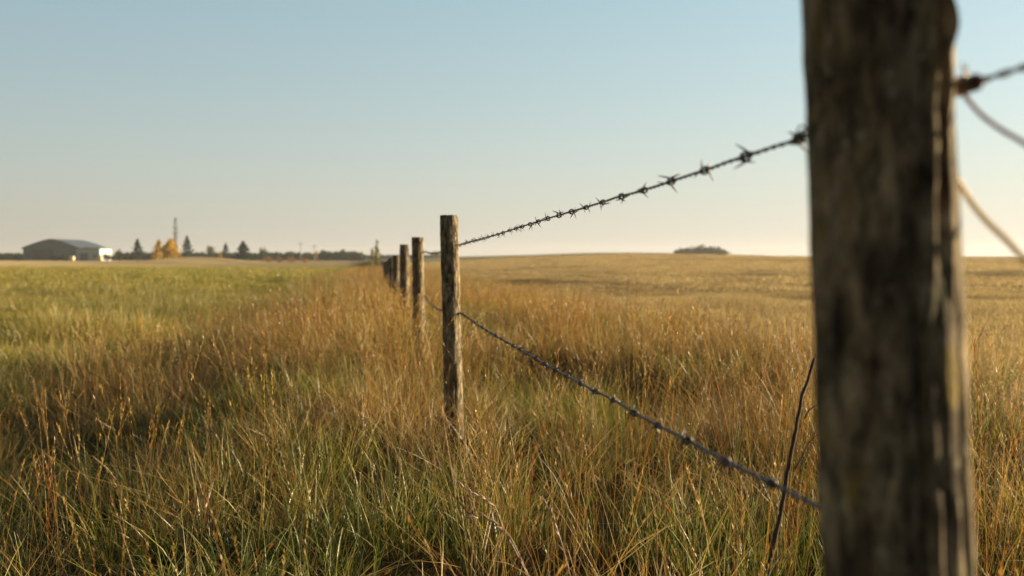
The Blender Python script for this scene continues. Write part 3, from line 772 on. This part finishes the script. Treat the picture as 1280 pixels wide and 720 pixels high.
tree('spruce_tree', 234, 295, 322, 300, 11, 'spruce', 'spruce', 'tall dark spruce right of the yellow trees', 'tree', 700, G1, .05)
tree('leafy_tree', 263, 305, 322, 330, 12, 'round', 'green', 'rounded olive tree between two dark spruces on the horizon', 'tree', 500, G1)
tree('spruce_tree', 282, 303.5, 322, 300, 8, 'spruce', 'spruce', 'narrow dark spruce left of the broad spruce', 'tree', 600, G1, .05)
tree('spruce_tree', 304, 302, 322, 290, 14, 'spruce', 'spruce', 'broad dark spruce in the middle of the horizon trees', 'tree', 800, G1, .05)
tree('leafy_tree', 329, 308.5, 323, 300, 12, 'round', 'green', 'round dusky green tree right of the broad spruce', 'tree', 500, G1)
tree('spruce_tree', 346, 314.5, 323, 340, 5, 'spruce', 'spruce', 'tiny spruce right of the round dusky green tree', 'tree', 200, G1, .05)
tree('leafy_tree', 361, 312.5, 323, 320, 9, 'round', 'green', 'small dark round tree above the orange shrubs', 'tree', 400, G1)
tree('yellow_tree', 396, 311, 324, 300, 5, 'round', 'orange', 'slim faded orange tree at the left end of the dark tree belt', 'tree', 180, G1)
tree('young_poplar', 471, 301, 330, 110, 9, 'poplar', 'olive', 'slim yellow green young tree at the far end of the fence', 'tree', 260, G1, .05)
tree('young_poplar', 465, 306, 330, 112, 6, 'poplar', 'olive', 'shorter thin sapling beside the young tree at the fence end', 'tree', 70, G1, .05)
for k, (px, yt, w_, pl, lb) in enumerate([(335, 320.5, 14, 'orange', 'leftmost low orange shrub under the horizon trees'), (349, 321, 12, 'orange', 'second low orange shrub from the left'),
                                     (364, 321.5, 16, 'orange', 'widest low orange shrub under the small dark round tree'), (381, 322, 10, 'orange', 'rightmost low orange shrub near the utility pole'),
                                     (275, 314, 6, 'yellow', 'small yellow shrub just left of the narrow spruce')]):
    tree('autumn_shrub', px, yt, 326, 230, w_, 'round', pl, lb, 'shrub', 240, 'autumn shrubs below the horizon trees', .0)
def belt(px0, px1, ytop, Y, label, n, pal='green', name='tree_belt', rag=1.5):
    g = GB(); pts = []
    for _ in range(n):
        px = random.uniform(px0, px1); q = P(px, 320, Y + random.uniform(-6, 6)); g0 = tz(q.x, q.y)
        e = min(1, (px - px0) / 6, (px1 - px) / 6) if name != 'hedge' else 1
        yt = ytop - rag * fbm(px * .16, Y, 0, 3) * 1.8 + (1 - max(0, e)) * 4
        hh = max(.8, P(px, yt, Y).z - g0); pts.append((q.x, q.y, g0 + random.uniform(0, 1) * hh))
    p = np.array(pts); u = rng.normal(0, 1, (n, 3)); u /= np.linalg.norm(u, axis=1)[:, None]; v = np.cross(u, rng.normal(0, 1, (n, 3))); v /= np.linalg.norm(v, axis=1)[:, None]
    sz = .42 * Y / 330 * rng.uniform(.7, 1.4, (n, 1)); g.quads(p, u * sz, v * sz * .8, pick(PAL[pal], n, .2))
    return tag(mobj(name, g.mesh(name, M_leaf)), label, 'tree belt', kind='stuff')
belt(396, 455, 315, 380, 'dark far off belt of trees right of the utility poles', 3000, rag=1.8)
belt(140, 400, 316.6, 400, 'low dark far off bush line running behind the horizon trees', 7500, rag=1.8)
belt(-90, 34, 317, 420, 'low dark bush line at the far left beyond the grey hangar', 3500, rag=.8)
belt(440, 560, 319.5, 520, 'faint low bush line on the horizon behind the fence posts', 2200, rag=.4)
G2 = 'grove of trees on the right horizon'
cl = ['leftmost small tree of the hazy grove on the field crest', 'second tree from the left in the hazy grove', 'third tree from the left in the hazy grove', 'tallest tree in the middle of the hazy grove', 'fifth tree from the left in the hazy grove', 'sixth tree from the left in the hazy grove', 'rightmost tree of the hazy grove on the field crest']
for k, (px, yt) in enumerate([(849, 311), (857, 308.8), (866, 307.6), (876, 306.4), (886, 306.8), (895, 308.2), (903, 310.8)]):
    tree('grove_tree', px, yt - .5 + (k * 37 % 5) * .25, 320, 440, 17 + k * 29 % 6, 'round', 'grove', cl[k], 'tree', 900, G2, .0)
tree('leafy_tree', 545, 313, 322, 420, 15, 'round', 'green', 'small dark tree clump on the horizon between the second and third posts', 'tree', 420, None, .0)
# utility poles
M_pole = simple_mat('pole_wood', (.25, .21, .17), .9)
for px, yt, lb in ((376, 303, 'taller slim utility pole above the orange shrubs'), (393, 306, 'shorter slim utility pole by the faded orange tree')):
    b = P(px, 320, 330); g = tz(b.x, 330); h = P(px, yt, 330).z - g; root = empty('utility_pole', (b.x, 330, g)); tag(root, lb, 'utility pole', 'utility poles on the horizon')
    mb = MB(); mb.tube([(0, 0, -.3), (0, 0, h)], [.13, .09], 8); mb.build('pole', M_pole, root); mb = MB(); mb.box((0, 0, h - .5), (1.8, .1, .12)); mb.build('crossarm', M_pole, root)

# ------------------------------------------------------------------ farm buildings far left
M_grey = simple_mat('grey_sheet_metal', (.055, .095, .125), .55, .2, .6, .15); M_roof = simple_mat('grey_roof_metal', (.06, .078, .09), .5, .2, .6, .15)
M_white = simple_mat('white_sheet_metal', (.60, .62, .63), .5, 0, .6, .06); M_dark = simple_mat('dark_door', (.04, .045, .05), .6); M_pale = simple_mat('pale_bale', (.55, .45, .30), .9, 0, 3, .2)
YH = 380
c = P(64, 320, YH); g = tz(c.x, YH) - .1; s = YH / F
root = empty('hangar', (c.x, YH, g)); tag(root, 'large grey metal hangar with a low arched roof on the left horizon', 'hangar')
top = P(64, 299.3, YH).z - g
def arch(xx, extra=0): # roof line
    u = abs(xx) / (36 * s); return top * (1 - .42 * u ** 1.35) + extra
xs = np.linspace(-35 * s, 35 * s, 25)
mb = MB(); mb.prism([(xs[0], 0)] + [(x_, arch(x_, -.15)) for x_ in xs] + [(xs[-1], 0)], 0, 26); mb.build('wall', M_grey, root)
mb = MB(); xs2 = np.linspace(-36.5 * s, 36.5 * s, 27); mb.prism([(x_, arch(x_, -.1)) for x_ in xs2] + [(x_, arch(x_, .22)) for x_ in xs2[::-1]], -.6, 26.6); mb.build('roof', M_roof, root)
mb = MB(); mb.box((-3, -.06, 2.1), (8, .12, 4.2)); d = mb.build('door', M_dark, root); mb = MB(); mb.box((-3, -.16, 4.3), (9, .1, .2)); mb.build('door_rail', M_roof, d)
for x_ in (-9, 8):
    mb = MB(); mb.box((x_, -.05, 2.2), (1.4, .1, 1)); mb.build('window', M_dark, root)
M_shed = simple_mat('shaded_cladding', (.24, .31, .37), .5, 0, .6, .08)  # shade on the white shed's front put into a darker blue-grey colour
YS = 352; c = P(110, 320, YS); g = tz(c.x, YS) - .1; s = YS / F
root = empty('shed', (c.x, YS, g)); tag(root, 'low white metal shed with a sunlit end wall beside the hangar', 'shed')
hw = 14.5 * s; tp = P(110, 309.2, YS).z - g; ev = P(110, 311, YS).z - g
mb = MB(); mb.prism([(-hw, 0), (-hw, ev), (hw, ev), (hw, 0)], 0, 10.5); mb.build('wall', M_shed, root)
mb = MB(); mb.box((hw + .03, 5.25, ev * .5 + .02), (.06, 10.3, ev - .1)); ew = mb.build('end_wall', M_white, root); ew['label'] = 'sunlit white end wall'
mb = MB(); mb.prism([(-hw - .4, ev + .003), (-hw * .2, tp), (hw + .25, ev + .25), (hw + .25, ev + .003)], -.3, 10.8); mb.build('roof', M_roof, root)
mb = MB(); mb.box((-1.5, -.05, 1.35), (2.8, .1, 2.7)); d = mb.build('door', M_grey, root)
mb = MB(); mb.box((2.4, -.04, 1.7), (.9, .08, .8)); mb.build('window', M_dark, root)
for px, lb in ((90, 'pale round bale in front of the grey hangar'), (125, 'pale round bale in front of the white shed')):
    b = P(px, 320, 330); g = tz(b.x, 330); mb = MB(); mb.tube([(-.7, 0, .85), (-.66, 0, .85), (.66, 0, .85), (.7, 0, .85)], [.78, .85, .85, .78], 20); o = mb.build('hay_bale', M_pale, None, False); o.location = (b.x, 330, g); tag(o, lb, 'hay bale', 'pale bales by the farm buildings')
# shrubs around the farm
for px, yt, w_, lb in ((25, 317, 16, 'dark low shrub at the left foot of the hangar'), (70, 319, 14, 'dark low shrub in front of the hangar wall'), (82, 319, 12, 'dark low shrub left of the pale bale by the hangar'), (133, 316.2, 22, 'dark low shrub below the white shed end')):
    tree('farm_shrub', px, yt, 324, 335, w_, 'round', 'spruce', lb, 'shrub', 800, 'shrubs around the farm buildings', 0)

# ------------------------------------------------------------------ evening haze
m, nt, out = mat_new('evening_haze'); pv = nt.nodes.new('ShaderNodeVolumePrincipled'); pv.inputs['Color'].default_value = (.90, .90, .90, 1); pv.inputs['Density'].default_value = HAZE; pv.inputs['Anisotropy'].default_value = .35
nt.links.new(pv.outputs[0], out.inputs['Volume'])
mb = MB(); zlo = min(float(terrain(np.array([a]), np.array([b]))[0]) for a in (-1500, 0, 1500) for b in (-1500, 0, 700, 1500)) - 1.6
mb.box((0, 0, (zlo + 16) / 2), (3100, 3100, 16 - zlo)); hz = mb.build('haze', m); tag(hz, 'thin pale evening haze lying over the fields', 'haze', kind='stuff')

# ------------------------------------------------------------------ world, sun, camera
w = bpy.data.worlds.new('World'); sc.world = w; w.use_nodes = True; nt = w.node_tree
bg = nt.nodes['Background']; sky = nt.nodes.new('ShaderNodeTexSky'); sky.sky_type = 'NISHITA'; sky.sun_disc = False
sky.sun_elevation = R(SUN_EL); sky.sun_rotation = R(SUN_AZ); sky.air_density = 1.0; sky.dust_density = 2.2; sky.ozone_density = 1.0; sky.altitude = 700
# haze-filled low sky: the clear sky is washed with pale air, warm and thick near the horizon, brighter towards the sun
tcw = nt.nodes.new('ShaderNodeTexCoord'); sep = nt.nodes.new('ShaderNodeSeparateXYZ'); nt.links.new(tcw.outputs['Generated'], sep.inputs[0])
def M(op, a, b=None, clamp=False):
    q = nt.nodes.new('ShaderNodeMath'); q.operation = op; q.use_clamp = clamp
    for i, v in enumerate((a, b)):
        if v is None: continue
        if isinstance(v, bpy.types.NodeSocket): nt.links.new(v, q.inputs[i])
        else: q.inputs[i].default_value = v
    return q.outputs[0]
el = M('MAXIMUM', sep.outputs['Z'], 0.0)
low = M('POWER', 2.71828, M('MULTIPLY', el, -1 / .125))
cosz = M('ADD', M('MULTIPLY', sep.outputs['X'], math.sin(R(SUN_AZ))), M('MULTIPLY', sep.outputs['Y'], math.cos(R(SUN_AZ))))
az = M('ADD', .60 / .73, M('MULTIPLY', cosz, .31 / .73))
K = .15 * 1.414
def scaled(c, f):
    v = nt.nodes.new('ShaderNodeVectorMath'); v.operation = 'SCALE'; v.inputs[0].default_value = [q / K for q in c]; nt.links.new(f, v.inputs['Scale']); return v.outputs[0]
c1 = mixc(nt, sky.outputs[0], scaled((.375, .61, .665), M('MAXIMUM', M('ADD', .86, M('MULTIPLY', cosz, .42)), .3)), M('MULTIPLY', .62, M('SUBTRACT', 1.0, M('MULTIPLY', M('SUBTRACT', el, .28), 3.5, True), True)))
c2 = mixc(nt, c1, scaled((.82, .735, .60), az), M('MULTIPLY', low, .95))
fr = nt.nodes.new('ShaderNodeMapRange'); fr.interpolation_type = 'SMOOTHSTEP'; nt.links.new(sep.outputs['Y'], fr.inputs['Value'])
for k_, v_ in (('From Min', -.3), ('From Max', .6), ('To Min', .42), ('To Max', 1.0)): fr.inputs[k_].default_value = v_
vs = nt.nodes.new('ShaderNodeVectorMath'); vs.operation = 'SCALE'; nt.links.new(c2, vs.inputs[0]); nt.links.new(fr.outputs[0], vs.inputs['Scale'])
nt.links.new(vs.outputs[0], bg.inputs[0]); bg.inputs[1].default_value = .075
sd = bpy.data.lights.new('sun', 'SUN'); sd.energy = 5.0; sd.angle = R(.6); sd.color = (1.0, .785, .48)
so = bpy.data.objects.new('sun', sd); C.objects.link(so)
dv = Vector((math.sin(R(SUN_AZ)) * math.cos(R(SUN_EL)), math.cos(R(SUN_AZ)) * math.cos(R(SUN_EL)), math.sin(R(SUN_EL))))
so.rotation_euler = dv.to_track_quat('Z', 'Y').to_euler(); so.location = (30, 10, 20)

cd = bpy.data.cameras.new('camera'); cd.sensor_width = 36; cd.lens = 36 * F / 1280; cd.clip_start = .05; cd.clip_end = 6000
cam = bpy.data.objects.new('camera', cd); C.objects.link(cam); cam.location = (0, 0, CAMZ); cam.rotation_euler = (math.pi / 2 - PITCH, 0, 0)
cd.dof.use_dof = True; cd.dof.focus_distance = 3.3; cd.dof.aperture_fstop = 3.3
sc.camera = cam
sc.render.engine = 'CYCLES'; sc.cycles.max_bounces = 5; sc.cycles.diffuse_bounces = 2; sc.cycles.transmission_bounces = 4; sc.cycles.volume_bounces = 0
sc.cycles.use_denoising = True; sc.cycles.caustics_reflective = False; sc.cycles.caustics_refractive = False
sc.view_settings.view_transform = 'Standard'; sc.view_settings.look = 'None'; sc.view_settings.gamma = 1; sc.view_settings.exposure = 1.5
